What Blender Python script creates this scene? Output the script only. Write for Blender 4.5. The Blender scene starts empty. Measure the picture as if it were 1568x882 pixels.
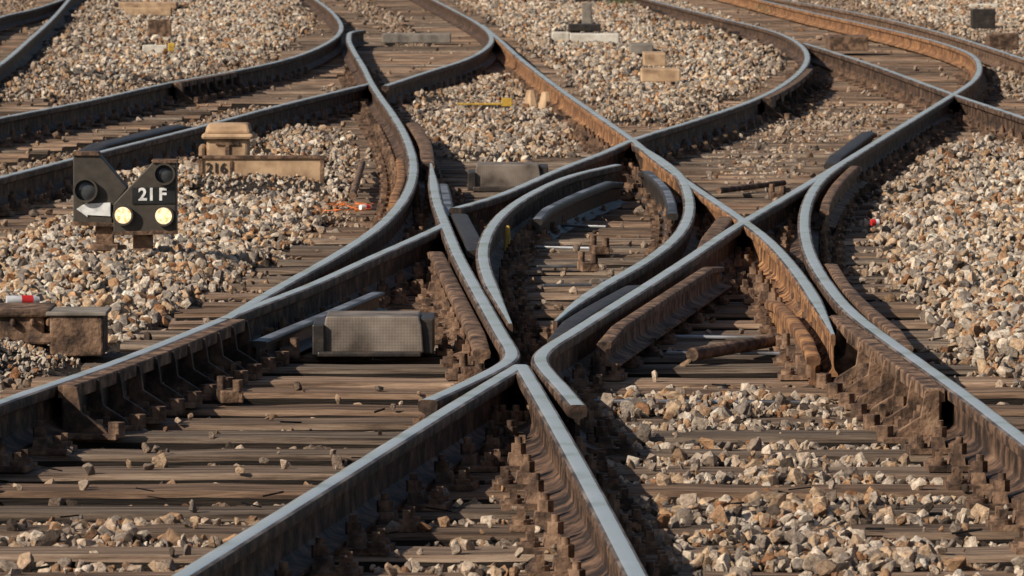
import bpy, math, random
import numpy as np
from mathutils import Vector, Matrix
random.seed(7); rng=np.random.default_rng(11)
sc=bpy.context.scene
F=9500.0; H=1.67; CX=784.0; CY=441.0
PT=math.atan(621/F); cp,sp=math.cos(PT),math.sin(PT)
def ray(u,v):
    dx=(u-CX)/F; dy=-(v-CY)/F
    return (dx, cp+dy*sp, -sp+dy*cp)
def G(u,v,z=0.0):
    d=ray(u,v); t=(z-H)/d[2]
    return (d[0]*t, d[1]*t)
def VP(u,v,Y):
    d=ray(u,v); t=Y/d[1]
    return (d[0]*t, H+d[2]*t)

# ---------------- materials
def newmat(n):
    m=bpy.data.materials.new(n); m.use_nodes=True
    nt=m.node_tree; b=nt.nodes['Principled BSDF']; return m,nt,b
def N(nt,t,**k):
    n=nt.nodes.new(t)
    for a,v in k.items(): setattr(n,a,v)
    return n
def ramp(nt,stops):
    r=N(nt,'ShaderNodeValToRGB'); e=r.color_ramp.elements
    while len(e)<len(stops): e.new(0.5)
    for i,(p,c) in enumerate(stops):
        e[i].position=p; e[i].color=(*c,1)
    return r
def noisemat(name,stops,scale=(1,1,1),nscale=8,detail=8,rough=(0.8,0.95),metal=0.0,bump=0.4,bdist=0.01,attr=None,spec=0.3,dist=0.0,nrough=0.6):
    m,nt,b=newmat(name); L=nt.links.new
    tc=N(nt,'ShaderNodeTexCoord'); mp=N(nt,'ShaderNodeMapping'); mp.inputs['Scale'].default_value=scale
    L(tc.outputs['Object'],mp.inputs['Vector'])
    n=N(nt,'ShaderNodeTexNoise'); n.inputs['Scale'].default_value=nscale; n.inputs['Detail'].default_value=detail
    n.inputs['Roughness'].default_value=nrough; n.inputs['Distortion'].default_value=dist
    L(mp.outputs['Vector'],n.inputs['Vector'])
    r=ramp(nt,stops); L(n.outputs['Fac'],r.inputs['Fac'])
    col=r.outputs['Color']
    if attr:
        a=N(nt,'ShaderNodeAttribute'); a.attribute_name=attr
        mx=N(nt,'ShaderNodeMix',data_type='RGBA',blend_type='MULTIPLY'); mx.inputs['Factor'].default_value=1
        L(col,mx.inputs['A']); L(a.outputs['Color'],mx.inputs['B']); col=mx.outputs['Result']
    L(col,b.inputs['Base Color'])
    mr=N(nt,'ShaderNodeMapRange'); mr.inputs['To Min'].default_value=rough[0]; mr.inputs['To Max'].default_value=rough[1]
    n2=N(nt,'ShaderNodeTexNoise'); n2.inputs['Scale'].default_value=nscale*5; n2.inputs['Detail'].default_value=5
    L(mp.outputs['Vector'],n2.inputs['Vector']); L(n2.outputs['Fac'],mr.inputs['Value']); L(mr.outputs['Result'],b.inputs['Roughness'])
    bp=N(nt,'ShaderNodeBump'); bp.inputs['Strength'].default_value=bump; bp.inputs['Distance'].default_value=bdist
    ad=N(nt,'ShaderNodeMath',operation='ADD'); L(n.outputs['Fac'],ad.inputs[0]); L(n2.outputs['Fac'],ad.inputs[1])
    L(ad.outputs[0],bp.inputs['Height']); L(bp.outputs['Normal'],b.inputs['Normal'])
    b.inputs['Metallic'].default_value=metal; b.inputs['Specular IOR Level'].default_value=spec
    return m
rust=noisemat('rusty_steel',[(0.30,(.018,.012,.009)),(0.45,(.085,.050,.033)),(0.57,(.21,.125,.078)),(0.76,(.38,.245,.16))],nscale=14,bump=.7,bdist=.008,rough=(.6,.95))
railrust=noisemat('rail_side_rust',[(0.32,(.012,.008,.006)),(0.46,(.044,.026,.018)),(0.58,(.13,.074,.046)),(0.76,(.26,.16,.10))],nscale=11,bump=.6,bdist=.006,rough=(.5,.9))
rustL=noisemat('orange_rust',[(0.30,(.04,.02,.013)),(0.46,(.16,.078,.04)),(0.62,(.40,.20,.085)),(0.8,(.56,.34,.17))],nscale=9,bump=.5,bdist=.006)
darkst=noisemat('oily_steel',[(0.3,(.012,.010,.009)),(0.55,(.036,.027,.022)),(0.8,(.10,.07,.05))],nscale=12,bump=.3,bdist=.005,rough=(.3,.7),spec=.5)
tanm=noisemat('weathered_tan_paint',[(0.25,(.12,.07,.04)),(0.42,(.36,.23,.14)),(0.6,(.55,.37,.225)),(0.8,(.64,.46,.30))],nscale=7,bump=.3,bdist=.004)
greym=noisemat('grey_paint',[(0.3,(.12,.10,.085)),(0.6,(.26,.225,.19)),(0.8,(.32,.28,.24))],nscale=9,bump=.2,bdist=.004)
whitem=noisemat('dirty_white',[(0.3,(.40,.35,.28)),(0.6,(.70,.64,.55)),(0.8,(.78,.74,.66))],nscale=9,bump=.2)
def polished(name,cs,r0,r1,bump=0,metal=1.0):
    m,nt,b=newmat(name); L=nt.links.new
    tc=N(nt,'ShaderNodeTexCoord'); n=N(nt,'ShaderNodeTexNoise'); n.inputs['Scale'].default_value=4; n.inputs['Detail'].default_value=10
    L(tc.outputs['Object'],n.inputs['Vector'])
    r=ramp(nt,[(0.32,cs[0]),(0.45,cs[1]),(0.62,cs[2])]); L(n.outputs['Fac'],r.inputs['Fac']); L(r.outputs['Color'],b.inputs['Base Color'])
    b.inputs['Metallic'].default_value=metal
    mr=N(nt,'ShaderNodeMapRange'); mr.inputs['From Min'].default_value=.3; mr.inputs['From Max'].default_value=.7; mr.inputs['To Min'].default_value=r0; mr.inputs['To Max'].default_value=r1
    L(n.outputs['Fac'],mr.inputs['Value']); L(mr.outputs['Result'],b.inputs['Roughness'])
    if bump:
        n2=N(nt,'ShaderNodeTexNoise'); n2.inputs['Scale'].default_value=1.2; n2.inputs['Detail'].default_value=2; L(tc.outputs['Object'],n2.inputs['Vector'])
        bp=N(nt,'ShaderNodeBump'); bp.inputs['Strength'].default_value=bump; bp.inputs['Distance'].default_value=.02; L(n2.outputs['Fac'],bp.inputs['Height']); L(bp.outputs['Normal'],b.inputs['Normal'])
    return m
pol=polished('polished_rail_steel',[(.55,.47,.42),(.86,.83,.80),(.93,.91,.89)],.12,.32,.12,metal=.72)
dull=polished('worn_rail_shoulder',[(.07,.042,.028),(.17,.115,.085),(.36,.30,.26)],.45,.65,metal=.7)
bar_st=polished('greasy_bar_steel',[(.10,.08,.07),(.22,.21,.21),(.38,.39,.42)],.45,.65)
wood=noisemat('weathered_timber',[(0.31,(.020,.013,.009)),(0.42,(.115,.074,.050)),(0.55,(.285,.195,.135)),(0.78,(.52,.39,.285))],scale=(.5,9,9),nscale=4,detail=10,bump=.9,bdist=.014,attr='tint',dist=.3,nrough=.65)
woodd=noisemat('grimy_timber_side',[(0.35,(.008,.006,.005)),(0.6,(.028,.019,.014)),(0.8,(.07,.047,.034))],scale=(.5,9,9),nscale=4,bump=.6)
groundm=noisemat('dirt_ballast',[(0.3,(.012,.009,.007)),(0.5,(.035,.024,.018)),(0.65,(.085,.06,.045)),(0.8,(.20,.16,.12))],nscale=22,detail=10,bump=1,bdist=.03)
def flat(name,c,rough=.6,metal=0):
    m,nt,b=newmat(name); 
    n=N(nt,'ShaderNodeTexNoise'); n.inputs['Scale'].default_value=25; n.inputs['Detail'].default_value=6
    tc=N(nt,'ShaderNodeTexCoord'); nt.links.new(tc.outputs['Object'],n.inputs['Vector'])
    r=ramp(nt,[(0.3,tuple(x*.6 for x in c)),(0.6,c)]); nt.links.new(n.outputs['Fac'],r.inputs['Fac']); nt.links.new(r.outputs['Color'],b.inputs['Base Color'])
    b.inputs['Roughness'].default_value=rough; b.inputs['Metallic'].default_value=metal
    return m
black=flat('black_signal_paint',(.062,.050,.038),.6)
glass=flat('dark_lens',(.08,.085,.09),.12)
def litmat():
    m,nt,b=newmat('lit_lens'); tc=N(nt,'ShaderNodeTexCoord'); n=N(nt,'ShaderNodeTexNoise'); n.inputs['Scale'].default_value=60
    nt.links.new(tc.outputs['Object'],n.inputs['Vector']); r=ramp(nt,[(.35,(1,.52,.16)),(.55,(1,.84,.55))]); nt.links.new(n.outputs['Fac'],r.inputs['Fac'])
    nt.links.new(r.outputs['Color'],b.inputs['Emission Color']); b.inputs['Emission Strength'].default_value=1.3; b.inputs['Base Color'].default_value=(.3,.2,.1,1); return m
lit=litmat()
whitep=flat('white_enamel',(.85,.84,.82),.4)
red=flat('red_plastic',(.6,.03,.03),.35); orange=flat('orange_plastic',(.75,.18,.03),.5)
yellow=flat('yellow_paint',(.60,.36,.05),.6); blue=flat('blue_paint',(.05,.16,.22),.5)

# ---------------- mesh builder
class MB:
    def __init__(s): s.v=[];s.f=[];s.m=[];s.sm=[]
    def add(s,vs,fs,mi=0,smooth=False):
        o=len(s.v); s.v+= [tuple(map(float,p)) for p in vs]
        for i,f in enumerate(fs):
            s.f.append([a+o for a in f]); s.m.append(mi if isinstance(mi,int) else mi[i]); s.sm.append(smooth)
    def box(s,c,d,mi=0,rz=0,taper=1.0,rx=0):
        x,y,z=[a/2 for a in d]; R=Matrix.Rotation(rz,3,'Z')@Matrix.Rotation(rx,3,'X')
        vs=[]
        for k,t in ((-1,1),(1,taper)):
            for a,b in ((-1,-1),(1,-1),(1,1),(-1,1)):
                vs.append(Vector(c)+R@Vector((a*x*t,b*y*t,k*z)))
        s.add(vs,[(3,2,1,0),(4,5,6,7),(0,1,5,4),(1,2,6,5),(2,3,7,6),(3,0,4,7)],mi)
    def cyl(s,p0,p1,r,mi=0,n=10,r2=None,smooth=True):
        p0=Vector(p0);p1=Vector(p1);d=(p1-p0).normalized(); a=d.orthogonal().normalized(); b=d.cross(a)
        r2=r if r2 is None else r2; vs=[]
        for p,q in ((p0,r),(p1,r2)):
            for i in range(n):
                t=2*math.pi*i/n; vs.append(p+a*math.cos(t)*q+b*math.sin(t)*q)
        s.add(vs,[(i,(i+1)%n,n+(i+1)%n,n+i) for i in range(n)],mi,smooth)
        s.add(vs,[tuple(range(n))[::-1],tuple(range(n,2*n))],mi)
    def prism(s,poly,y0,y1,mi=0):
        n=len(poly); vs=[(x,y0,z) for x,z in poly]+[(x,y1,z) for x,z in poly]
        s.add(vs,[tuple(range(n)),tuple(range(2*n-1,n-1,-1))]+[(i,i+n,(i+1)%n+n,(i+1)%n) for i in range(n)],mi)
    def obj(s,name,mats,parent=None,bevel=0,sharp=None):
        me=bpy.data.meshes.new(name); me.from_pydata(s.v,[],s.f)
        for m in mats: me.materials.append(m)
        me.polygons.foreach_set('material_index',s.m); me.polygons.foreach_set('use_smooth',s.sm)
        me.update(); 
        if sharp: me.set_sharp_from_angle(angle=math.radians(sharp))
        ob=bpy.data.objects.new(name,me); sc.collection.objects.link(ob)
        if parent: ob.parent=parent
        if bevel:
            b=ob.modifiers.new('bevel','BEVEL'); b.width=bevel; b.segments=2; b.limit_method='ANGLE'
        return ob
def empty(name):
    e=bpy.data.objects.new(name,None); sc.collection.objects.link(e); return e

# ---------------- curves
def catmull(P,step=0.12):
    P=[np.array(p,float) for p in P]
    P=[2*P[0]-P[1]]+P+[2*P[-1]-P[-2]]; out=[]
    for i in range(1,len(P)-2):
        p0,p1,p2,p3=P[i-1:i+3]
        t0=0;t1=t0+max(np.linalg.norm(p1-p0),1e-4)**.5;t2=t1+max(np.linalg.norm(p2-p1),1e-4)**.5;t3=t2+max(np.linalg.norm(p3-p2),1e-4)**.5
        n=max(2,int(np.linalg.norm(p2-p1)/step))
        for t in np.linspace(t1,t2,n,endpoint=False):
            A1=(t1-t)/(t1-t0)*p0+(t-t0)/(t1-t0)*p1; A2=(t2-t)/(t2-t1)*p1+(t-t1)/(t2-t1)*p2; A3=(t3-t)/(t3-t2)*p2+(t-t2)/(t3-t2)*p3
            B1=(t2-t)/(t2-t0)*A1+(t-t0)/(t2-t0)*A2; B2=(t3-t)/(t3-t1)*A2+(t-t1)/(t3-t1)*A3
            out.append((t2-t)/(t2-t1)*B1+(t-t1)/(t2-t1)*B2)
    out.append(P[-2]); return np.array(out)
def resample(C,step):
    d=np.r_[0,np.cumsum(np.linalg.norm(np.diff(C,axis=0),axis=1))]
    n=max(3,int(d[-1]/step)+1); s=np.linspace(0,d[-1],n)
    return np.c_[np.interp(s,d,C[:,0]),np.interp(s,d,C[:,1])]
def path(pts,smooth=8,e0=0,e1=0,z=0):
    W=[G(u,v,z) for u,v in pts]
    C=catmull(W); C=resample(C,0.12)
    if e0: 
        k=min(12,len(C)-1); d=C[0]-C[k]; d/=np.linalg.norm(d); C=np.r_[[C[0]+d*e0],C]
    if e1:
        k=min(12,len(C)-1); d=C[-1]-C[-1-k]; d/=np.linalg.norm(d); C=np.r_[C,[C[-1]+d*e1]]
    C=resample(C,0.12)
    for _ in range(smooth): C[1:-1]=C[1:-1]*.5+.25*(C[:-2]+C[2:])
    return C
half=[(.070,-.159),(.070,-.149),(.024,-.134),(.009,-.120),(.0075,-.055),(.012,-.046),(.030,-.038),(.0330,-.013),(.0300,-.0055),(.0215,-.0013),(.010,-.0003)]
PROF=half+[(-x,z) for x,z in half[::-1]]
nP=len(PROF)
top=[0]*nP
for j in range(9,12): top[j]=1
top[8]=top[12]=2; top[7]=top[13]=0
top_dull=[0]*nP
def sweep(mb,C,prof,mats,z=0,off=0,sx=1,taper0=0,taper1=0,dip0=0,dip1=0,smooth=True,hs=1):
    T=np.gradient(C,axis=0); T/=np.linalg.norm(T,axis=1)[:,None]; Nn=np.c_[T[:,1],-T[:,0]]
    s=np.r_[0,np.cumsum(np.linalg.norm(np.diff(C,axis=0),axis=1))]; Ltot=s[-1]
    n=len(prof); vs=[]
    for i in range(len(C)):
        w=sx; dz=0
        if taper0: w*=min(1,.25+.75*s[i]/taper0)
        if taper1: w*=min(1,.25+.75*(Ltot-s[i])/taper1)
        if dip0 and s[i]<.5: dz-=dip0*(1-s[i]/.5)
        if dip1 and Ltot-s[i]<.5: dz-=dip1*(1-(Ltot-s[i])/.5)
        for (x,zz) in prof:
            p=C[i]+Nn[i]*(x*w+off); vs.append((p[0],p[1],zz*hs+z+dz*(1+zz/.16)))
    fs=[];ms=[]
    for i in range(len(C)-1):
        for j in range(n):
            k=(j+1)%n
            fs.append((i*n+j,i*n+k,(i+1)*n+k,(i+1)*n+j)); ms.append(mats[j])
    fs.append(tuple(range(n))[::-1]); ms.append(mats[0]); fs.append(tuple(range((len(C)-1)*n,len(C)*n))); ms.append(mats[0])
    mb.add(vs,fs,ms,smooth); mb.sm[-1]=mb.sm[-2]=False

RAILS=[]
def rail(name,pts,parent,smooth=10,e0=0,e1=0,poli=True,fast=True,z=0,body=None,**k):
    C=path(pts,smooth,e0,e1); mb=MB(); sweep(mb,C,PROF,top if poli else top_dull,z=z,**k)
    mb.obj(name,[body or railrust,pol,dull],parent,sharp=38)
    RAILS.append((name,C,fast)); return C
slip=empty('double_slip_crossing'); trA=empty('railway_track'); trB=empty('railway_track'); trC=empty('railway_track')
R={}
R['R1f']=rail('stock_rail_near_left',[(-60,638),(0,614),(170,556),(345,486)],slip,e0=3,z=0)
R['R1a']=rail('through_rail_left',[(345,486),(385,470),(475,436),(570,393),(640,362),(681,343)],slip,z=.001)
R['R1b']=rail('curved_stock_rail_left',[(556,46),(543,47),(534,58),(540,75),(556,102),(568,126),(582,148),(602,176),(622,212),(633,255),(622,298),(582,345),(520,387),(440,432),(345,488)],slip,smooth=30,z=.0018)
R['R2f']=rail('crossing_rail_near_left',[(275,882),(450,773),(620,666),(740,592),(797,558)],slip,e0=4,z=.0006)
R['R3f']=rail('crossing_rail_near_right',[(975,882),(925,786),(880,702),(835,622),(798,559)],slip,e0=4,z=.0014)
R['R3b']=rail('wing_rail_left',[(655,612),(700,592),(750,568),(778,552),(784,541),(768,512),(736,455),(702,392),(682,344),(668,305),(660,250)],slip,smooth=2,z=.0004,taper1=2.5)
R['R2b']=rail('wing_rail_right',[(884,620),(858,590),(836,566),(826,548),(838,532),(870,512),(930,474),(1000,430),(1060,391),(1110,357),(1140,338),(1200,303),(1260,267),(1330,224),(1400,181),(1460,144)],slip,smooth=2,z=.0008)
R['R7']=rail('slip_rail_left',[(945,252),(880,267),(825,290),(780,318),(752,348),(739,385),(746,422),(762,457),(782,496)],slip,smooth=14,z=.0022,taper1=2.2)
R['R12']=rail('slip_rail_right',[(975,222),(1010,243),(1040,268),(1054,300),(1054,330),(1035,363),(985,402),(930,433),(885,462),(850,492)],slip,smooth=14,z=.0026,taper1=1.5)
R['R4']=rail('through_rail_right',[(738,38),(770,65),(800,92),(860,138),(935,190),(970,215),(1000,240),(1060,284),(1132,333),(1175,366),(1212,406),(1245,453),(1276,512)],slip,smooth=12,z=.0012,taper1=2,body=rustL)
R['R9']=rail('curved_stock_rail_right',[(1290,249),(1262,270),(1240,300),(1231,340),(1240,388),(1265,432),(1302,476),(1382,536),(1480,606),(1568,674),(1640,730)],slip,smooth=20,e1=3,z=.0016)
R['R1c']=rail('far_curved_rail_left',[(697,318),(745,306),(800,284),(860,257),(930,231),(968,213),(1060,185),(1160,150),(1215,118),(1236,90),(1225,68),(1185,48),(1090,24),(985,-3)],trB,smooth=60,e1=60,z=.0002)
R['R2c']=rail('far_curved_rail_right',[(1460,144),(1490,124),(1500,102),(1486,82),(1430,62),(1340,40),(1240,18),(1150,-4)],trB,smooth=120,e1=60,z=0,body=rustL)
R['R10']=rail('crossing_rail_far',[(1232,66),(1330,97),(1440,137),(1465,146),(1568,180),(1650,208)],trC,smooth=20,e1=3,z=.001)
R['R11']=rail('outer_rail_far',[(1165,-6),(1300,17),(1430,47),(1568,90),(1640,115)],trC,smooth=60,e0=60,e1=3,z=.001,body=rust)
R['R5a']=rail('diverging_rail_near',[(-60,287),(0,271),(110,243),(300,195),(420,163),(568,127)],trA,smooth=10,e0=4,z=.0007)
R['R5b']=rail('diverging_rail_far',[(590,131),(650,111),(715,90),(748,70),(752,55),(735,38),(700,18),(655,-5)],trA,smooth=60,e1=60,z=.0009)
R['R6']=rail('outer_diverging_rail',[(-60,193),(0,180),(130,155),(260,126),(350,110),(440,90),(500,66),(522,46),(512,22),(478,-5)],trA,smooth=60,e0=4,e1=60,z=.001)
tr4=empty('railway_track')
R['R13']=rail('siding_rail_right',[(-60,135),(0,98),(45,60),(80,28),(108,-4)],tr4,smooth=20,e0=6,e1=60)
R['R14']=rail('siding_rail_left',[(-60,62),(0,26),(50,14),(110,-6)],tr4,smooth=20,e0=6,e1=60,z=.001)

def check(name,pts,parent=slip,mat=0,sx=1.0,z=-.004,pm=0,dip=.03,hs=1):
    C=path(pts,3); mb=MB(); mm=[0]*nP
    if pm: 
        for j in (9,10,11): mm[j]=1
    sweep(mb,C,PROF,mm,z=z,sx=sx,dip0=dip,dip1=dip,hs=hs)
    mb.obj(name,[[rust,darkst,rustL][mat],bar_st],parent,sharp=38)
    return C
check('guard_bar_1',[(130,224),(200,207),(285,186)],trA,1,2.0)
check('guard_bar_2',[(664,368),(696,432),(738,514)],slip,0,1.0,z=-.022)
check('guard_bar_3',[(852,504),(905,470),(990,424)],slip,1,1.1)
check('guard_bar_4',[(925,507),(1010,452),(1100,394)],slip,0,.85,z=-.012,hs=.75)
check('guard_bar_5',[(1262,312),(1282,279),(1314,247)],slip,0,.8,hs=.8)
check('guard_bar_6',[(1268,392),(1296,436),(1335,474),(1388,516)],slip,0,.8,hs=.7)
check('guard_bar_7',[(1272,242),(1300,222),(1334,196)],slip,1,1.3)
check('guard_bar_8',[(1080,370),(1098,347),(1116,322)],slip,0,1.3)
check('guard_bar_9',[(822,316),(880,288),(948,262)],slip,1,.9,pm=1,z=-.035)
check('guard_bar_10',[(728,372),(712,342),(700,318)],slip,1,1.3)
check('guard_bar_11',[(612,236),(614,272),(602,302)],slip,2,.8)
check('guard_bar_12',[(655,242),(650,215),(630,182)],slip,0,1.3)
check('guard_bar_13',[(984,250),(1018,282),(1030,312)],slip,1,.9,pm=1,z=-.02)
check('guard_bar_14',[(395,492),(430,478),(500,451),(578,420)],slip,1,1.0,pm=1,z=-.075,dip=0,hs=.55)
check('guard_bar_15',[(686,318),(682,295),(676,272)],slip,1,1.0,pm=1,z=-.01)
check('guard_bar_16',[(1180,432),(1215,468),(1246,512)],slip,2,.8,z=-.05)

# ---------------- sleepers
SP=.6; ys=np.arange(9.3,150,SP)
xs=np.arange(-14,14,.02)
def rail_x(C,y):
    o=np.argsort(C[:,1]); yy=C[o,1]; xx=C[o,0]
    r=np.interp(y,yy,xx); return np.where((y<yy[0]-.05)|(y>yy[-1]+.05),1e6,r)
mb=MB(); tint=[]
for y in ys:
    m=np.zeros(len(xs),bool)
    for n,C,f in RAILS:
        r=float(rail_x(C,np.array([y]))[0])
        if r<1e5: m|=np.abs(xs-r)<.80
    d=np.diff(np.r_[0,m.astype(int),0]); st=np.where(d==1)[0]; en=np.where(d==-1)[0]-1
    for a,b in zip(st,en):
        x0,x1=xs[a]+.22+rng.uniform(-.08,.08),xs[b]-.22+rng.uniform(-.08,.08)
        if x1-x0<.5: continue
        yc=y+rng.uniform(-.02,.02); w=.28+rng.uniform(-.03,.03); z=-.174+rng.uniform(-.012,.0)
        sk=rng.uniform(-.006,.006); c=.018
        prof=[(-w/2,z-.15),(-w/2,z-c),(-w/2+c,z),(0,z+.002),(w/2-c,z),(w/2,z-c),(w/2,z-.15)]
        nx=max(2,int((x1-x0)/.2)); vs=[]
        for i in range(nx+1):
            x=x0+(x1-x0)*i/nx; j=rng.uniform(-.006,.006)
            for (py,pz) in prof: vs.append((x,yc+py+sk*(x-x0)+j,pz+(j*.6 if pz>z-.1 else 0)))
        n=7; fs=[(i*n+k,i*n+(k+1)%n,(i+1)*n+(k+1)%n,(i+1)*n+k) for i in range(nx) for k in range(n)]
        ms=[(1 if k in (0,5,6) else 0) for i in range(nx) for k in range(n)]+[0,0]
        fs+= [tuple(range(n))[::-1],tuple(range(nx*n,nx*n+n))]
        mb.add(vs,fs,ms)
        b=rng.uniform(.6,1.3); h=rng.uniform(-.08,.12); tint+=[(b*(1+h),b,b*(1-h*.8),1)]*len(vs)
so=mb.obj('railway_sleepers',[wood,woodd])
ca=so.data.color_attributes.new('tint','FLOAT_COLOR','POINT'); ca.data.foreach_set('color',np.array(tint,dtype=np.float32).ravel())

# ---------------- fastenings
def fasten(name,C,parent,near=60):
    mb=MB(); T=np.gradient(C,axis=0)
    for y in ys:
        if y<C[:,1].min()+.1 or y>min(C[:,1].max()-.1,near): continue
        i=np.argmin(np.abs(C[:,1]-y)); x=C[i,0]; t=T[i]; a=math.atan2(t[1],t[0])-math.pi/2
        Rm=Matrix.Rotation(a,3,'Z')
        def P(lx,ly,z): 
            v=Rm@Vector((lx,ly,0)); return (x+v.x,y+v.y,z)
        mb.box(P(0,0,-.169),(.40,.17,.018),0,a)
        for s in (-1,1):
            mb.box(P(s*.105,0,-.145),(.05,.11,.035),0,a,taper=.8)
            if y<45:
                mb.cyl(P(s*.095,0,-.13),P(s*.095,0,-.095),.024,0,6,smooth=False)
                mb.cyl(P(s*.095,0,-.095),P(s*.095,0,-.075),.012,0,8)
                for l in (-.05,.05):
                    mb.cyl(P(s*.165,l,-.162),P(s*.165,l,-.145),.026,0,8)
                    mb.cyl(P(s*.165,l,-.145),P(s*.165,l,-.118),.015,0,4,smooth=False)
            else:
                mb.box(P(s*.1,0,-.115),(.04,.04,.04),0,a)
    if mb.v: mb.obj(name,[rust],parent)
for n,C,f in RAILS:
    if f: fasten('fastenings_'+n,C,slip)

# ---------------- rib braced side plates
def ribs(name,C,y0,y1,side,nr,parent,mats,proj=.15):
    m=(C[:,1]>=y0)&(C[:,1]<=y1); S=C[m]; mb=MB()
    bar=[(.03,-.045),(.03,-.004),(.026,0),(-.026,0),(-.03,-.004),(-.03,-.045)]
    web=[(.01,-.15),(.01,-.04),(-.01,-.04),(-.01,-.15)]
    sweep(mb,S,bar,[1]*6,off=side*.070,z=.002,smooth=False); sweep(mb,S,web,[0]*4,off=side*.062,smooth=False)
    S2=resample(S,np.linalg.norm(S[-1]-S[0])/nr); T=np.gradient(S2,axis=0)
    for p,t in zip(S2,T):
        t=t/np.linalg.norm(t); nn=np.array([t[1],-t[0]])*side
        pr=[(.06,-.165),(.06,-.002),(.108,-.004),(.115,-.04),(.122,-.09),(.045+proj,-.135),(.07+proj,-.165)]
        vs=[]
        for s in (-.011,.011):
            for a,z in pr: q=p+nn*a+t*s; vs.append((q[0],q[1],z))
        k=len(pr); mb.add(vs,[tuple(range(k)),tuple(range(2*k-1,k-1,-1))]+[(i,i+k,(i+1)%k+k,(i+1)%k) for i in range(k)],2)
        q=p+nn*(.09+proj); mb.cyl((q[0],q[1],-.17),(q[0],q[1],-.12),.03,1,6,smooth=False)
        q=p+nn*.15; mb.box((q[0],q[1],-.166),(.2,.1,.02),1,math.atan2(t[1],t[0])-math.pi/2)
    mb.obj(name,list(mats),parent,bevel=.003)
ya=G(85,590)[1]; yb=G(345,487)[1]
ribs('rib_braces_left',R['R1f'],ya,yb,+1,10,slip,(darkst,rust,railrust))
ribs('rib_braces_right',R['R9'],G(1465,600)[1],G(1300,480)[1],+1 if R['R9'][0,1]>R['R9'][-1,1] else -1,8,slip,(railrust,rust,rust))
ribs('rib_braces_far_left',R['R6'],G(260,127)[1],G(352,110)[1],+1,7,trA,(darkst,rust,railrust))
ribs('rib_braces_far_right',R['R1c'],G(1170,150)[1],G(1232,105)[1],+1,7,trB,(darkst,rust,railrust))

# ---------------- ground height field
gx=np.arange(-14,14.01,.1); gy=np.arange(8,120.01,.1)
GXm,GYm=np.meshgrid(gx,gy)
def inpoly(X,Y,poly):
    r=np.zeros(X.shape,bool); n=len(poly)
    for i in range(n):
        x1,y1=poly[i]; x2,y2=poly[(i+1)%n]
        if y1==y2: continue
        c=((y1>Y)!=(y2>Y))&(X<(x2-x1)*(Y-y1)/(y2-y1)+x1); r^=c
    return r
ISL=[[(-140,480),(-140,400),(0,372),(110,338),(120,290),(300,235),(420,208),(530,192),(545,230),(548,290),(510,335),(445,376),(355,425),(275,465),(225,492),(165,530),(60,560),(-140,600)],
 [(1370,275),(1440,225),(1500,200),(1740,230),(1740,700),(1640,660),(1500,560),(1420,500),(1370,440),(1345,370),(1345,310)],
 [(110,-20),(475,-20),(500,30),(430,75),(260,115),(120,140),(-140,175),(-140,160),(20,95)],
 [(690,-20),(965,-20),(1190,55),(1212,95),(1150,138),(985,190),(950,190),(880,130),(770,45)],
 [(615,155),(740,120),(780,115),(860,155),(915,205),(875,238),(700,248),(660,210)],
 [(1230,-20),(1568,-20),(1700,90),(1568,75),(1430,35)],
 [(1510,100),(1700,150),(1700,170),(1490,140)]]
FRT=[[(895,600),(1180,560),(1300,600),(1600,790),(1600,1100),(1000,1100),(900,700)]]
MIX=[[(500,1000),(680,760),(790,690),(900,800),(960,1000)],[(1000,170),(1200,150),(1420,160),(1300,220),(1180,300),(1100,290)],[(-80,790),(300,775),(430,775),(200,930),(-80,1000)]]
def mask(polys,z=-.17):
    m=np.zeros(GXm.shape,bool)
    for p in polys: m|=inpoly(GXm,GYm,[G(u,max(v,-20),z) for u,v in p])
    return m.astype(float)
def blur(a,n):
    for _ in range(n):
        a[1:-1]=a[1:-1]*.5+.25*(a[:-2]+a[2:]); a[:,1:-1]=a[:,1:-1]*.5+.25*(a[:,:-2]+a[:,2:])
    return a
mi=blur(mask(ISL),5); mf=blur(mask(FRT),4); mm=blur(mask(MIX),4)
nz=blur(rng.normal(size=GXm.shape),12); nz/=nz.std()
nz2=blur(rng.normal(size=GXm.shape),60); nz2/=nz2.std()
HG=-.238+mi*(.097+.015*nz+.014*nz2)+mf*(.044+.008*nz)+mm*(.038)+.006*nz
def samp(A,x,y):
    fx=np.clip((x-gx[0])/.1,0,len(gx)-1.01); fy=np.clip((y-gy[0])/.1,0,len(gy)-1.01)
    i=fx.astype(int); j=fy.astype(int); a=fx-i; b=fy-j
    return A[j,i]*(1-a)*(1-b)+A[j,i+1]*a*(1-b)+A[j+1,i]*(1-a)*b+A[j+1,i+1]*a*b
ny,nx=GXm.shape
vv=np.c_[GXm.ravel(),GYm.ravel(),HG.ravel()-.012]
ii=(np.arange(ny-1)[:,None]*nx+np.arange(nx-1)[None]).ravel()
fc=np.c_[ii,ii+1,ii+nx+1,ii+nx]
me=bpy.data.meshes.new('ground'); 
base=len(vv); BX=3000
sk=[(-BX,-BX,-.25),(BX,-BX,-.25),(BX,BX,-.25),(-BX,BX,-.25),(-14,8,-.25),(14,8,-.25),(14,120,-.25),(-14,120,-.25)]
V=np.r_[vv,np.array(sk)]
fl=fc.tolist()+[[base,base+1,base+5,base+4],[base+1,base+2,base+6,base+5],[base+2,base+3,base+7,base+6],[base+3,base,base+4,base+7]]
me.from_pydata(V.tolist(),[],fl); me.materials.append(groundm); me.polygons.foreach_set('use_smooth',[True]*len(fl))
go=bpy.data.objects.new('ground',me); sc.collection.objects.link(go)

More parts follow.
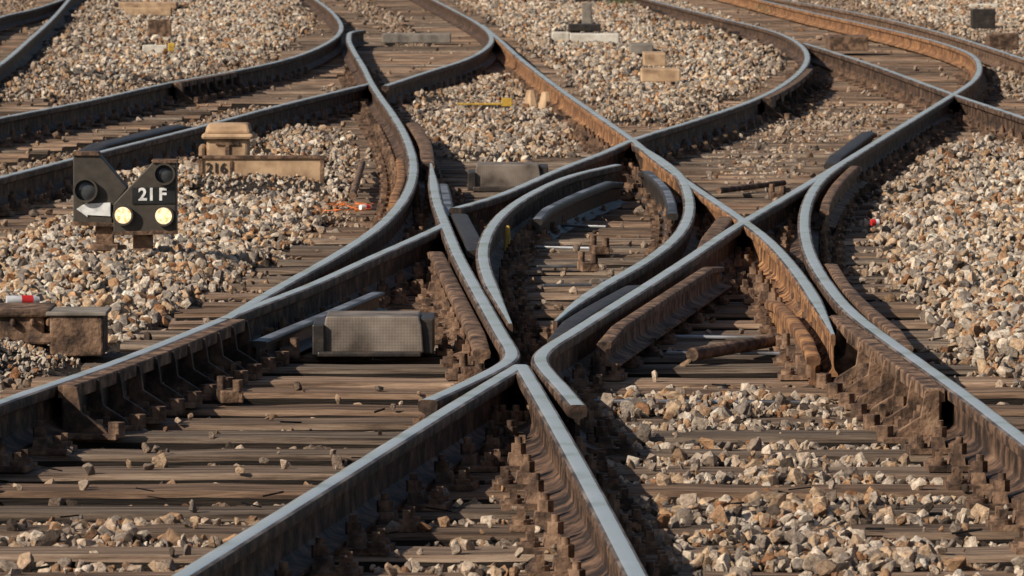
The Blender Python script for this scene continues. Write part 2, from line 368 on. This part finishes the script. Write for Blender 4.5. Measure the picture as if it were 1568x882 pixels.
# ---------------- ballast stones
def stonemat():
    m,nt,b=newmat('ballast_stone'); L=nt.links.new
    a=N(nt,'ShaderNodeAttribute'); a.attribute_type='INSTANCER'; a.attribute_name='scol'
    tc=N(nt,'ShaderNodeTexCoord'); n=N(nt,'ShaderNodeTexNoise'); n.inputs['Scale'].default_value=2.2; n.inputs['Detail'].default_value=9; n.inputs['Roughness'].default_value=.7
    L(tc.outputs['Object'],n.inputs['Vector'])
    r=ramp(nt,[(0.32,(.38,.31,.26)),(0.48,(.92,.89,.85)),(0.68,(1.35,1.3,1.22))]); L(n.outputs['Fac'],r.inputs['Fac'])
    mx=N(nt,'ShaderNodeMix',data_type='RGBA',blend_type='MULTIPLY'); mx.inputs['Factor'].default_value=1
    L(a.outputs['Color'],mx.inputs['A']); L(r.outputs['Color'],mx.inputs['B']); L(mx.outputs['Result'],b.inputs['Base Color'])
    b.inputs['Roughness'].default_value=.9; b.inputs['Specular IOR Level'].default_value=.25
    bp=N(nt,'ShaderNodeBump'); bp.inputs['Strength'].default_value=.5; bp.inputs['Distance'].default_value=.15
    L(n.outputs['Fac'],bp.inputs['Height']); L(bp.outputs['Normal'],b.inputs['Normal'])
    return m
stm=stonemat()
import bmesh
col=bpy.data.collections.new('ballast_stones')
NP=16
for k in range(NP):
    bm=bmesh.new(); r=np.random.default_rng(100+k)
    ax=np.array([1,r.uniform(.55,.9),r.uniform(.42,.75)])
    for _ in range(15):
        p=r.normal(size=3); p/=np.linalg.norm(p); q=np.sign(p)*np.abs(p)**.6; q/=max(1,np.linalg.norm(q)*.9); bm.verts.new((q*ax*r.uniform(.8,1.0)).tolist())
    bmesh.ops.convex_hull(bm,input=bm.verts)
    for v in [v for v in bm.verts if not v.link_faces]: bm.verts.remove(v)
    bmesh.ops.bevel(bm,geom=list(bm.edges),offset=.03,segments=1,affect='EDGES')
    sm=bpy.data.meshes.new('stone_%02d'%k); bm.to_mesh(sm); bm.free(); sm.materials.append(stm)
    col.objects.link(bpy.data.objects.new('stone_%02d'%k,sm))
PX=[];PY=[]
for (y0,y1,dens) in ((12,24,1300),(24,36,1150),(36,56,680),(56,95,330),(95,118,120)):
    hw0=.0825*y1*1.12+.5; n=int(dens*(y1-y0)*2*hw0)
    PX.append(rng.uniform(-hw0,hw0,n)); PY.append(rng.uniform(y0,y1,n))
PX=np.concatenate(PX);PY=np.concatenate(PY)
I=samp(mi,PX,PY);Fm=samp(mf,PX,PY);Mm=samp(mm,PX,PY); hh=samp(HG,PX,PY)
dr=np.full(len(PX),9.)
for n,C,f in RAILS: dr=np.minimum(dr,np.abs(PX-rail_x(C,PY)))
k=np.round((PY-ys[0])/SP); dy=np.abs(PY-(ys[0]+k*SP)); near_track=dr<.62
ons=(dy<.155)&near_track
clump=np.clip(.6+.45*samp(nz2,PX,PY)+.25*samp(nz,PX,PY),.08,1.3)
pr=np.ones(len(PX))
pr=np.where(near_track&(I<.5),.35*clump,pr); pr=np.where(Fm>.5,.75+.25*clump,pr); pr=np.where(Mm>.5,.5+.4*clump,pr)
pr=np.where(ons,np.where(I>.5,.25,np.where(Fm>.5,.13*clump,np.where(Mm>.5,.10*clump,.02*clump))),pr)
pr=np.where(dr<.085,0,pr); pr=np.where((dr<.2),pr*.35,pr)
EXC=[(300,500,255,292),(840,955,48,70),(975,1045,80,126),(175,275,3,26),(214,270,66,82),(1262,1335,55,82),(1480,1565,38,80),(868,922,34,50),(580,695,50,68),(-10,165,500,552),(650,790,148,166),(480,670,500,552),(714,845,262,298)]
ex=np.zeros(len(PX),bool)
for (a,b_,c_,d_) in EXC:
    ex|=inpoly(PX,PY,[G(a,d_,-.13),G(b_,d_,-.13),G(b_,c_,-.13),G(a,c_,-.13)])
keep=rng.random(len(PX))<pr
PX,PY,I,Fm,Mm,hh,dr,ons,ex=[a[keep] for a in (PX,PY,I,Fm,Mm,hh,dr,ons,ex)]
n=len(PX)
s=np.exp(rng.normal(math.log(.0195),.40,n)); s=np.clip(s,.008,.046)
s=np.where(PY>56,s*1.25,s); s=np.where(I<.3,s*.92,s); s=np.where(ex,s*.6,s)
z=np.where(ons,np.maximum(hh,-.176)+s*.4,hh+s*rng.uniform(-.1,.6,n))
z=np.where((dr<.16),np.minimum(z,-.15),z); z=np.where(ex,hh-.004,z)
pal=np.array([(.76,.66,.55),(.50,.43,.37),(.31,.27,.24),(.66,.48,.325),(.54,.325,.185),(.38,.185,.09),(.11,.085,.07),(.84,.77,.68)])
pw=np.array([.20,.20,.14,.17,.11,.055,.065,.06]); pc=pal[rng.choice(len(pal),n,p=pw/pw.sum())]
pc=pc*rng.uniform(.75,1.12,(n,1))
rustf=np.clip(1-dr/.9,0,1)
dirt=np.where(I>.4,rustf*.6,np.where(Fm>.4,.38,np.where(Mm>.4,.5,.72)))
dirt=np.clip(dirt+rng.normal(0,.15,n),0,.95)[:,None]
pc=np.clip(pc*(1-dirt)+dirt*(pc.mean(1,keepdims=True)*np.array([.62,.43,.31])),0,.85)
pme=bpy.data.meshes.new('ballast_gravel'); pme.from_pydata(np.c_[PX,PY,z].tolist(),[],[])
a=pme.attributes.new('rot','FLOAT_VECTOR','POINT'); a.data.foreach_set('vector',rng.uniform(0,6.283,(n,3)).astype(np.float32).ravel())
a=pme.attributes.new('scl','FLOAT','POINT'); a.data.foreach_set('value',s.astype(np.float32))
a=pme.attributes.new('pid','INT','POINT'); a.data.foreach_set('value',rng.integers(0,NP,n).astype(np.int32))
a=pme.attributes.new('scol','FLOAT_COLOR','POINT'); a.data.foreach_set('color',np.c_[pc,np.ones(n)].astype(np.float32).ravel())
bo=bpy.data.objects.new('ballast_gravel',pme); sc.collection.objects.link(bo)
gn=bpy.data.node_groups.new('scatter','GeometryNodeTree')
gn.interface.new_socket('Geometry',in_out='INPUT',socket_type='NodeSocketGeometry'); gn.interface.new_socket('Geometry',in_out='OUTPUT',socket_type='NodeSocketGeometry')
gi=gn.nodes.new('NodeGroupInput'); g_o=gn.nodes.new('NodeGroupOutput'); ip=gn.nodes.new('GeometryNodeInstanceOnPoints')
ci=gn.nodes.new('GeometryNodeCollectionInfo'); ci.inputs['Collection'].default_value=col; ci.inputs['Separate Children'].default_value=True; ci.inputs['Reset Children'].default_value=True
def na(nm,dt):
    q=gn.nodes.new('GeometryNodeInputNamedAttribute'); q.data_type=dt; q.inputs['Name'].default_value=nm
    return [o for o in q.outputs if o.enabled][0]
mp=gn.nodes.new('GeometryNodeMeshToPoints')
gn.links.new(gi.outputs[0],mp.inputs['Mesh'])
gn.links.new(mp.outputs[0],ip.inputs['Points']); gn.links.new(ci.outputs[0],ip.inputs['Instance']); ip.inputs['Pick Instance'].default_value=True
gn.links.new(na('pid','INT'),ip.inputs['Instance Index']); gn.links.new(na('rot','FLOAT_VECTOR'),ip.inputs['Rotation']); gn.links.new(na('scl','FLOAT'),ip.inputs['Scale'])
gn.links.new(ip.outputs[0],g_o.inputs[0])
md=bo.modifiers.new('scatter','NODES'); md.node_group=gn
print('STONES',n)

# ---------------- dwarf signal 21F
def signal():
    e=empty('dwarf_shunting_signal'); Y=G(205,400,-.13)[1]
    P=lambda u,v,yy=Y: VP(u,v,yy)
    mb=MB()
    mb.prism([P(*q) for q in [(112,343),(172,345),(172,316),(195,288),(152,237),(112,237)]][::-1],Y,Y+.13)
    mb.prism([P(*q) for q in [(174,357),(270,355),(270,248),(234,248),(174,312)]][::-1],Y-.02,Y+.13)
    mb.obj('housing',[black],e,bevel=.005)
    mb=MB(); 
    mb.prism([P(*q) for q in [(108,345),(174,347),(174,341),(108,339)]][::-1],Y-.008,Y-.002)
    mb.prism([P(*q) for q in [(172,360),(273,358),(273,352),(172,354)]][::-1],Y-.03,Y-.022)
    mb.prism([P(*q) for q in [(234,249),(271,249),(271,245),(232,245)]][::-1],Y-.03,Y+.13)
    mb.prism([P(*q) for q in [(111,238),(153,238),(150,233),(111,233)]][::-1],Y-.01,Y+.13)
    mb.obj('edge_trim',[rust],e)
    mb=MB()
    for (u0,u1,v0,v1) in ((146,173,340,385),(203,233,352,402)):
        x0,z1=P(u0,v0); x1,z0=P(u1,v1); mb.box(((x0+x1)/2,Y+.06,(z0+z1)/2),(x1-x0,.07,z1-z0),0)
        mb.box(((x0+x1)/2,Y+.06,z0+.02),((x1-x0)*1.6,.16,.03),0)
    mb.obj('posts',[rust],e,bevel=.004)
    px=Y/F
    for i,(u,v,r,m,yy) in enumerate(((131,291,15,glass,Y),(252,266,13,glass,Y-.02),(189,329,12,lit,Y-.02),(251,330,12,lit,Y-.02))):
        x,z=P(u,v); mb=MB()
        n=24; R1,R2=(r+4)*px,(r+1)*px
        vs=[]
        for (rr,d) in ((R1,0),(R1,-.03),(R2,-.03),(R2,0)):
            for j in range(n): t=2*math.pi*j/n; vs.append((x+rr*math.cos(t),yy+d,z+rr*math.sin(t)))
        fs=[(a*n+j,a*n+(j+1)%n,(a+1)*n+(j+1)%n,(a+1)*n+j) for a in range(3) for j in range(n)]
        mb.add(vs,fs,0,True); mb.obj('lens_ring_%d'%i,[black],e,sharp=40)
        mb=MB(); vs=[(x,yy-.014,z)]; fs=[]
        for q in (1,2,3):
            for j in range(n): t=2*math.pi*j/n; vs.append((x+R2*q/3*math.cos(t),yy-.014*(1-(q/3)**2)-.001,z+R2*q/3*math.sin(t)))
        fs=[(0,1+j,1+(j+1)%n) for j in range(n)]+[(1+a*n+j,1+(a+1)*n+j,1+(a+1)*n+(j+1)%n,1+a*n+(j+1)%n) for a in (0,1) for j in range(n)]
        mb.add(vs,fs,0,True); mb.obj('lens_%d'%i,[m],e)
    mb=MB(); A=[(117,320),(134,309),(134,312),(169,310),(169,331),(134,329),(134,332)]
    mb.prism([P(*q) for q in A],Y-.006,Y-.003); mb.obj('white_arrow',[whitep],e)
    mb=MB(); A=[(203,312),(269,311),(269,286),(203,287)]
    mb.prism([P(*q) for q in A][::-1],Y-.026,Y-.021); mb.obj('number_plate',[flat('black_plate',(.02,.02,.02),.4)],e)
    fc=bpy.data.curves.new('number','FONT'); fc.body='21 F'; fc.size=19.5*1.36*px; fc.extrude=.001; fc.offset=.0024; fc.space_character=1.0; fc.space_word=.6
    fc.align_x='CENTER'; fc.align_y='CENTER'; fc.materials.append(whitep)
    t=bpy.data.objects.new('number_text',fc); sc.collection.objects.link(t); x,z=P(234,298)
    t.location=(x,Y-.028,z); t.rotation_euler=(math.pi/2,0,0); t.parent=e
signal()

def ubox(mb,u0,u1,v0,v1,Y,dep,mi=0,taper=1.0,rz=0):
    x0,z1=VP(u0,v0,Y); x1,z0=VP(u1,v1,Y)
    mb.box(((x0+x1)/2,Y+dep/2,(z0+z1)/2),(x1-x0,dep,z1-z0),mi,rz,taper)
def box216():
    e=empty('point_machine_cabinet'); Y=G(400,286,-.15)[1]; mb=MB()
    ubox(mb,306,495,242,292,Y,.10); mb.obj('front_plate',[tanm],e,bevel=.006)
    mb=MB(); ubox(mb,304,310,240,290,Y-.012,.01); ubox(mb,352,356,246,276,Y-.008,.006); ubox(mb,490,496,240,292,Y-.01,.12); ubox(mb,304,497,239,243,Y-.012,.12); mb.obj('plate_trim',[rust],e)
    mb=MB(); ubox(mb,316,380,213,262,Y+.5,.3); ubox(mb,308,388,205,214,Y+.47,.36); 
    ubox(mb,313,384,190,205,Y+.5,.3,taper=.88); ubox(mb,304,314,222,262,Y+.5,.2); mb.obj('lid_box',[tanm],e,bevel=.02)
    mb=MB(); ubox(mb,330,366,218,222,Y+.488,.01); ubox(mb,345,351,222,240,Y+.488,.01); mb.obj('lid_clasp',[rust],e)
    fc=bpy.data.curves.new('number','FONT'); px=Y/F; fc.body='216'; fc.size=17*1.3*px; fc.extrude=.001; fc.offset=.0012
    fc.align_x='CENTER'; fc.align_y='CENTER'; fc.materials.append(flat('number_paint',(.02,.015,.012),.6))
    t=bpy.data.objects.new('number_text',fc); sc.collection.objects.link(t); x,z=VP(331,258,Y)
    t.location=(x,Y-.006,z); t.rotation_euler=(math.pi/2,0,0); t.parent=e
box216()
def leftmachine():
    e=empty('point_machine'); Y=G(100,545,-.17)[1]; mb=MB()
    ubox(mb,-60,68,480,535,Y+.05,.35); ubox(mb,-60,76,474,486,Y+.03,.4); ubox(mb,40,90,512,528,Y,.2)
    for u in (15,45,70): ubox(mb,u,u+8,488,500,Y+.02,.05)
    mb.obj('motor_box',[rust],e,bevel=.012)
    mb=MB(); ubox(mb,76,158,482,546,Y,.3); mb.obj('gear_box',[rust],e,bevel=.008)
    mb=MB(); ubox(mb,70,163,478,484,Y-.01,.32); mb.obj('gear_lid',[greym],e,bevel=.004)
leftmachine()
def checker(name,u0,u1,v0,v1):
    e=empty(name); Y=G((u0+u1)/2,v1,-.17)[1]; mb=MB()
    w=u1-u0
    poly=[VP(u0+w*.06,v1-4,Y),VP(u1-w*.10,v1-4,Y),VP(u1-w*.12,v0+12,Y),VP(u1-w*.14,v0,Y),VP(u0+w*.11,v0,Y),VP(u0+w*.09,v0+(v1-v0)*.35,Y)]
    mb.prism(poly[::-1],Y,Y+.34); 
    m,nt,b=newmat('tread_plate'); L=nt.links.new
    tc=N(nt,'ShaderNodeTexCoord'); mpn=N(nt,'ShaderNodeMapping'); mpn.inputs['Rotation'].default_value=(0,math.radians(45),0)
    ck=N(nt,'ShaderNodeTexChecker'); ck.inputs['Scale'].default_value=120; L(tc.outputs['Object'],mpn.inputs['Vector']); L(mpn.outputs['Vector'],ck.inputs['Vector'])
    n=N(nt,'ShaderNodeTexNoise'); n.inputs['Scale'].default_value=7; n.inputs['Detail'].default_value=9; L(tc.outputs['Object'],n.inputs['Vector'])
    r=ramp(nt,[(.32,(.06,.042,.032)),(.48,(.16,.125,.10)),(.7,(.27,.22,.18))]); L(n.outputs['Fac'],r.inputs['Fac'])
    mx=N(nt,'ShaderNodeMix',data_type='RGBA',blend_type='MULTIPLY'); mx.inputs['Factor'].default_value=1; cr=ramp(nt,[(0,(.88,.88,.88)),(1,(1.06,1.06,1.06))]); L(ck.outputs['Fac'],cr.inputs['Fac'])
    L(r.outputs['Color'],mx.inputs['A']); L(cr.outputs['Color'],mx.inputs['B']); L(mx.outputs['Result'],b.inputs['Base Color'])
    bp=N(nt,'ShaderNodeBump'); bp.inputs['Strength'].default_value=.4; bp.inputs['Distance'].default_value=.004; L(ck.outputs['Fac'],bp.inputs['Height']); L(bp.outputs['Normal'],b.inputs['Normal']); b.inputs['Roughness'].default_value=.6
    mb.obj('tread_lid',[m],e,bevel=.006)
    mb=MB(); ubox(mb,u0,u0+w*.1,v0+12,v1,Y-.02,.4); ubox(mb,u1-w*.13,u1-w*.02,v0+3,v1-3,Y+.02,.36); ubox(mb,u0+8,u1-w*.12,v1-6,v1+2,Y-.04,.5)
    mb.obj('end_brackets',[darkst],e,bevel=.006)
checker('switch_drive_cover',478,668,485,545); checker('switch_drive_cover',716,842,252,292)

# rods & bars
rd=empty('switch_stretcher_rods')
def hbar(u0,v0,u1,v1,r=.018,z=-.15,mat=bar_st,flatb=True):
    a=G(u0,v0,z);b=G(u1,v1,z); mb=MB()
    if flatb:
        L_=math.hypot(b[0]-a[0],b[1]-a[1]); mb.box(((a[0]+b[0])/2,(a[1]+b[1])/2,z),(L_,r*3,r),0,math.atan2(b[1]-a[1],b[0]-a[0]))
    else: mb.cyl((*a,z),(*b,z),r,0,12)
    mb.obj('rod',[mat],rd,bevel=.003)
for q in ((820,378,905,380),(822,408,900,408),(830,437,905,436),(920,430,985,428),(1015,515,1200,517),(900,614,1240,616),(1020,540,1200,541),(860,345,930,347),(1170,410,1230,412),(310,602,350,602)): hbar(*q,r=.012,z=-.160)
hbar(1060,543,1190,520,.026,-.13,rust,False); hbar(1185,521,1240,527,.022,-.13,rust,False)
hbar(1100,292,1200,280,.018,-.14,rust,False); hbar(540,300,555,250,.02,-.1,rust,False)
mb=MB()
for (u,v) in ((900,408),(1215,538),(918,382),(1190,300),(440,540),(352,606),(722,570)):
    x,y=G(u,v,-.15); mb.box((x,y,-.15),(.08,.12,.045),0,.2); mb.cyl((x-.03,y,-.13),(x-.03,y,-.08),.018,0,6,smooth=False); mb.cyl((x+.03,y-.04,-.13),(x+.03,y-.04,-.09),.02,0,6,smooth=False)
mb.obj('rod_brackets',[rust],rd,bevel=.005)

def far(name,parts,z=-.13,bevel=.01):
    e=empty(name)
    for i,(u0,u1,v0,v1,dep,mat) in enumerate(parts):
        Y=G((u0+u1)/2,v1,z)[1]; mb=MB(); ubox(mb,u0,u1,v0,v1,Y,dep); mb.obj('part_%d'%i,[mat],e,bevel=bevel)
far('cable_trough_cover',[(182,270,4,14,.6,tanm),(190,262,12,24,.3,tanm)])
far('marker_board',[(218,256,69,82,.06,whitem),(257,268,66,79,.05,yellow)],z=-.11)
far('timber_strip',[(226,262,30,62,.1,rust)])
far('white_trough_lid',[(845,872,50,64,.5,whitem),(873,948,52,67,.5,whitem)])
far('trackside_lantern',[(880,915,-14,4,.12,darkst),(891,906,4,42,.1,greym),(870,920,37,48,.3,darkst)])
far('concrete_cover',[(986,1020,82,102,.8,tanm),(982,1042,106,126,.5,tanm),(965,1000,68,83,.8,greym)],z=-.115)
far('junction_box',[(1488,1524,14,44,.25,darkst),(1486,1528,6,13,.25,whitem),(1514,1560,52,76,.4,rust)])
far('equipment_box',[(1270,1330,56,78,.8,rust)])
far('ballast_board',[(585,690,52,66,.5,greym)],z=-.16)
mb=MB(); 
for (u,v) in ((812,165),(835,168)):
    x,y=G(u,v,-.17); mb.box((x,y,-.10),(.07,.2,.15),0,.3,.5)
mb.obj('rail_brace_chair',[tanm],None,bevel=.006)
mb=MB(); Y=G(700,163,-.13)[1]; ubox(mb,700,768,158,161,Y,.05); ubox(mb,768,784,150,163,Y,.05); mb.obj('yellow_marker_strip',[yellow],None,bevel=.004)
mb=MB(); Y=G(777,386,-.15)[1]; ubox(mb,771,783,346,386,Y,.05,taper=.6); mb.obj('yellow_derailer_block',[yellow],None,bevel=.008)
mb=MB(); Y=G(1260,545,-.17)[1]; ubox(mb,1242,1280,531,545,Y,.15); mb.obj('blue_plate',[blue],None,bevel=.005)
def can(name,u,v,l,r,mats,rz=0):
    x,y=G(u,v,-.12); mb=MB(); d=Vector((math.cos(rz),math.sin(rz),0))*l/2; c=Vector((x,y,-.12+r))
    mb.cyl(c-d,c-d*.1,r,0,14); mb.cyl(c-d*.1,c+d*.6,r*1.01,1,14); mb.cyl(c+d*.6,c+d,r*.98,0,14,r2=r*.7); mb.obj(name,mats)
can('crushed_drink_can',35,468,.14,.022,[flat('pale_plastic',(.6,.6,.62),.3),red],.25)
can('red_bottle_cap',1341,346,.05,.018,[red,whitep],.3)
mb=MB()
for i in range(26):
    u=rng.uniform(478,572); v=rng.uniform(306,318); x,y=G(u,v,-.1); a=rng.uniform(0,3.1); l=rng.uniform(.04,.12)
    mb.cyl((x,y,-.13+rng.uniform(0,.03)),(x+l*math.cos(a),y+l*math.sin(a),-.125+rng.uniform(0,.04)),.003,0,6)
mb.obj('orange_plastic_netting',[orange])
can('plastic_wrapper',560,322,.07,.016,[whitep,red],.6)
gm=flat('grass_blade',(.07,.11,.025),.7)
mb=MB()
for (cu,cv,sp_) in ((965,8,14),(1192,16,16),(1185,12,14),(942,6,8)):
    for i in range(60):
        x,y=G(cu+rng.normal(0,sp_),max(1,cv+rng.normal(0,2)),-.13); h=rng.uniform(.06,.16); a=rng.uniform(0,6.28); w_=.006
        dx,dy=math.cos(a),math.sin(a); lx,ly=rng.normal(0,.04,2)
        mb.add([(x-dx*w_,y-dy*w_,-.15),(x+dx*w_,y+dy*w_,-.15),(x+lx*.5+dx*w_*.6,y+ly*.5,-.15+h*.6),(x+lx,y+ly,-.15+h)],[(0,1,2),(0,2,3)],0)
mb.obj('grass_tufts',[gm])
mb=MB()
for i in range(60):
    u=rng.uniform(0,1568); v=rng.uniform(250,880); x,y=G(u,v,-.17); a=rng.uniform(-.9,.9)+rng.choice([0,3.14]); l=rng.uniform(.03,.10)
    if min(abs(x-float(rail_x(C,np.array([y]))[0])) for _,C,_f in RAILS)<.15: continue
    zz=float(samp(HG,np.array([x]),np.array([y]))[0])
    zz=max(zz+.02,-.172); mb.cyl((x,y,zz),(x+l*math.cos(a),y+l*math.sin(a),zz+rng.uniform(0,.015)),rng.uniform(.002,.004),0,5)
mb.obj('twig_litter',[wood])
# catenary mast beside the yard
e=empty('catenary_mast'); mb=MB(); mx_,my_=-9.5,54.0
for (ox,oy) in ((-.12,-.12),(.12,-.12),(.12,.12),(-.12,.12)): mb.cyl((mx_+ox,my_+oy,-.3),(mx_+ox*.7,my_+oy*.7,8.2),.035,0,6)
for i in range(18):
    z0=.1+i*.45
    for (a,b_) in (((-.12,-.12),(.12,-.12)),((.12,-.12),(.12,.12)),((.12,.12),(-.12,.12)),((-.12,.12),(-.12,-.12))):
        mb.cyl((mx_+a[0],my_+a[1],z0),(mx_+b_[0],my_+b_[1],z0+.45),.014,0,4)
mb.box((mx_,my_,-.2),(.7,.7,.3),0); mb.obj('lattice',[greym],e)
mb=MB(); mb.cyl((mx_,my_,6.9),(mx_+3.6,my_,7.2),.04,0,8); mb.cyl((mx_,my_,5.7),(mx_+3.4,my_,6.9),.035,0,8); mb.obj('cantilever_arm',[greym],e)

# ---------------- light, world, camera
el=math.radians(33); hd=Vector((-.84,-.54)).normalized()
sun=bpy.data.lights.new('sun','SUN'); sun.energy=5.0; sun.angle=math.radians(.5); sun.color=(1,.91,.77)
sob=bpy.data.objects.new('sun',sun); sc.collection.objects.link(sob)
tosun=Vector((hd.x*math.cos(el),hd.y*math.cos(el),math.sin(el))); sob.rotation_euler=(-tosun).to_track_quat('-Z','Y').to_euler(); sob.location=(-10,-10,20)
w=bpy.data.worlds.new('World'); sc.world=w; w.use_nodes=True; nt=w.node_tree
sky=nt.nodes.new('ShaderNodeTexSky'); sky.sky_type='NISHITA'; sky.sun_disc=False; sky.sun_elevation=el; sky.sun_rotation=math.atan2(hd.x,hd.y); sky.dust_density=1.5
nt.links.new(sky.outputs[0],nt.nodes['Background'].inputs[0]); nt.nodes['Background'].inputs[1].default_value=.07
cam=bpy.data.cameras.new('camera'); cam.sensor_width=36; cam.lens=36*F/1568; cam.clip_end=6000; cam.clip_start=.5
cam.dof.use_dof=True; cam.dof.focus_distance=23; cam.dof.aperture_fstop=25
co=bpy.data.objects.new('camera',cam); sc.collection.objects.link(co); co.location=(0,0,H); co.rotation_euler=(math.pi/2-PT,0,0); sc.camera=co
sc.view_settings.view_transform='Standard'; sc.view_settings.look='None'; sc.view_settings.exposure=0
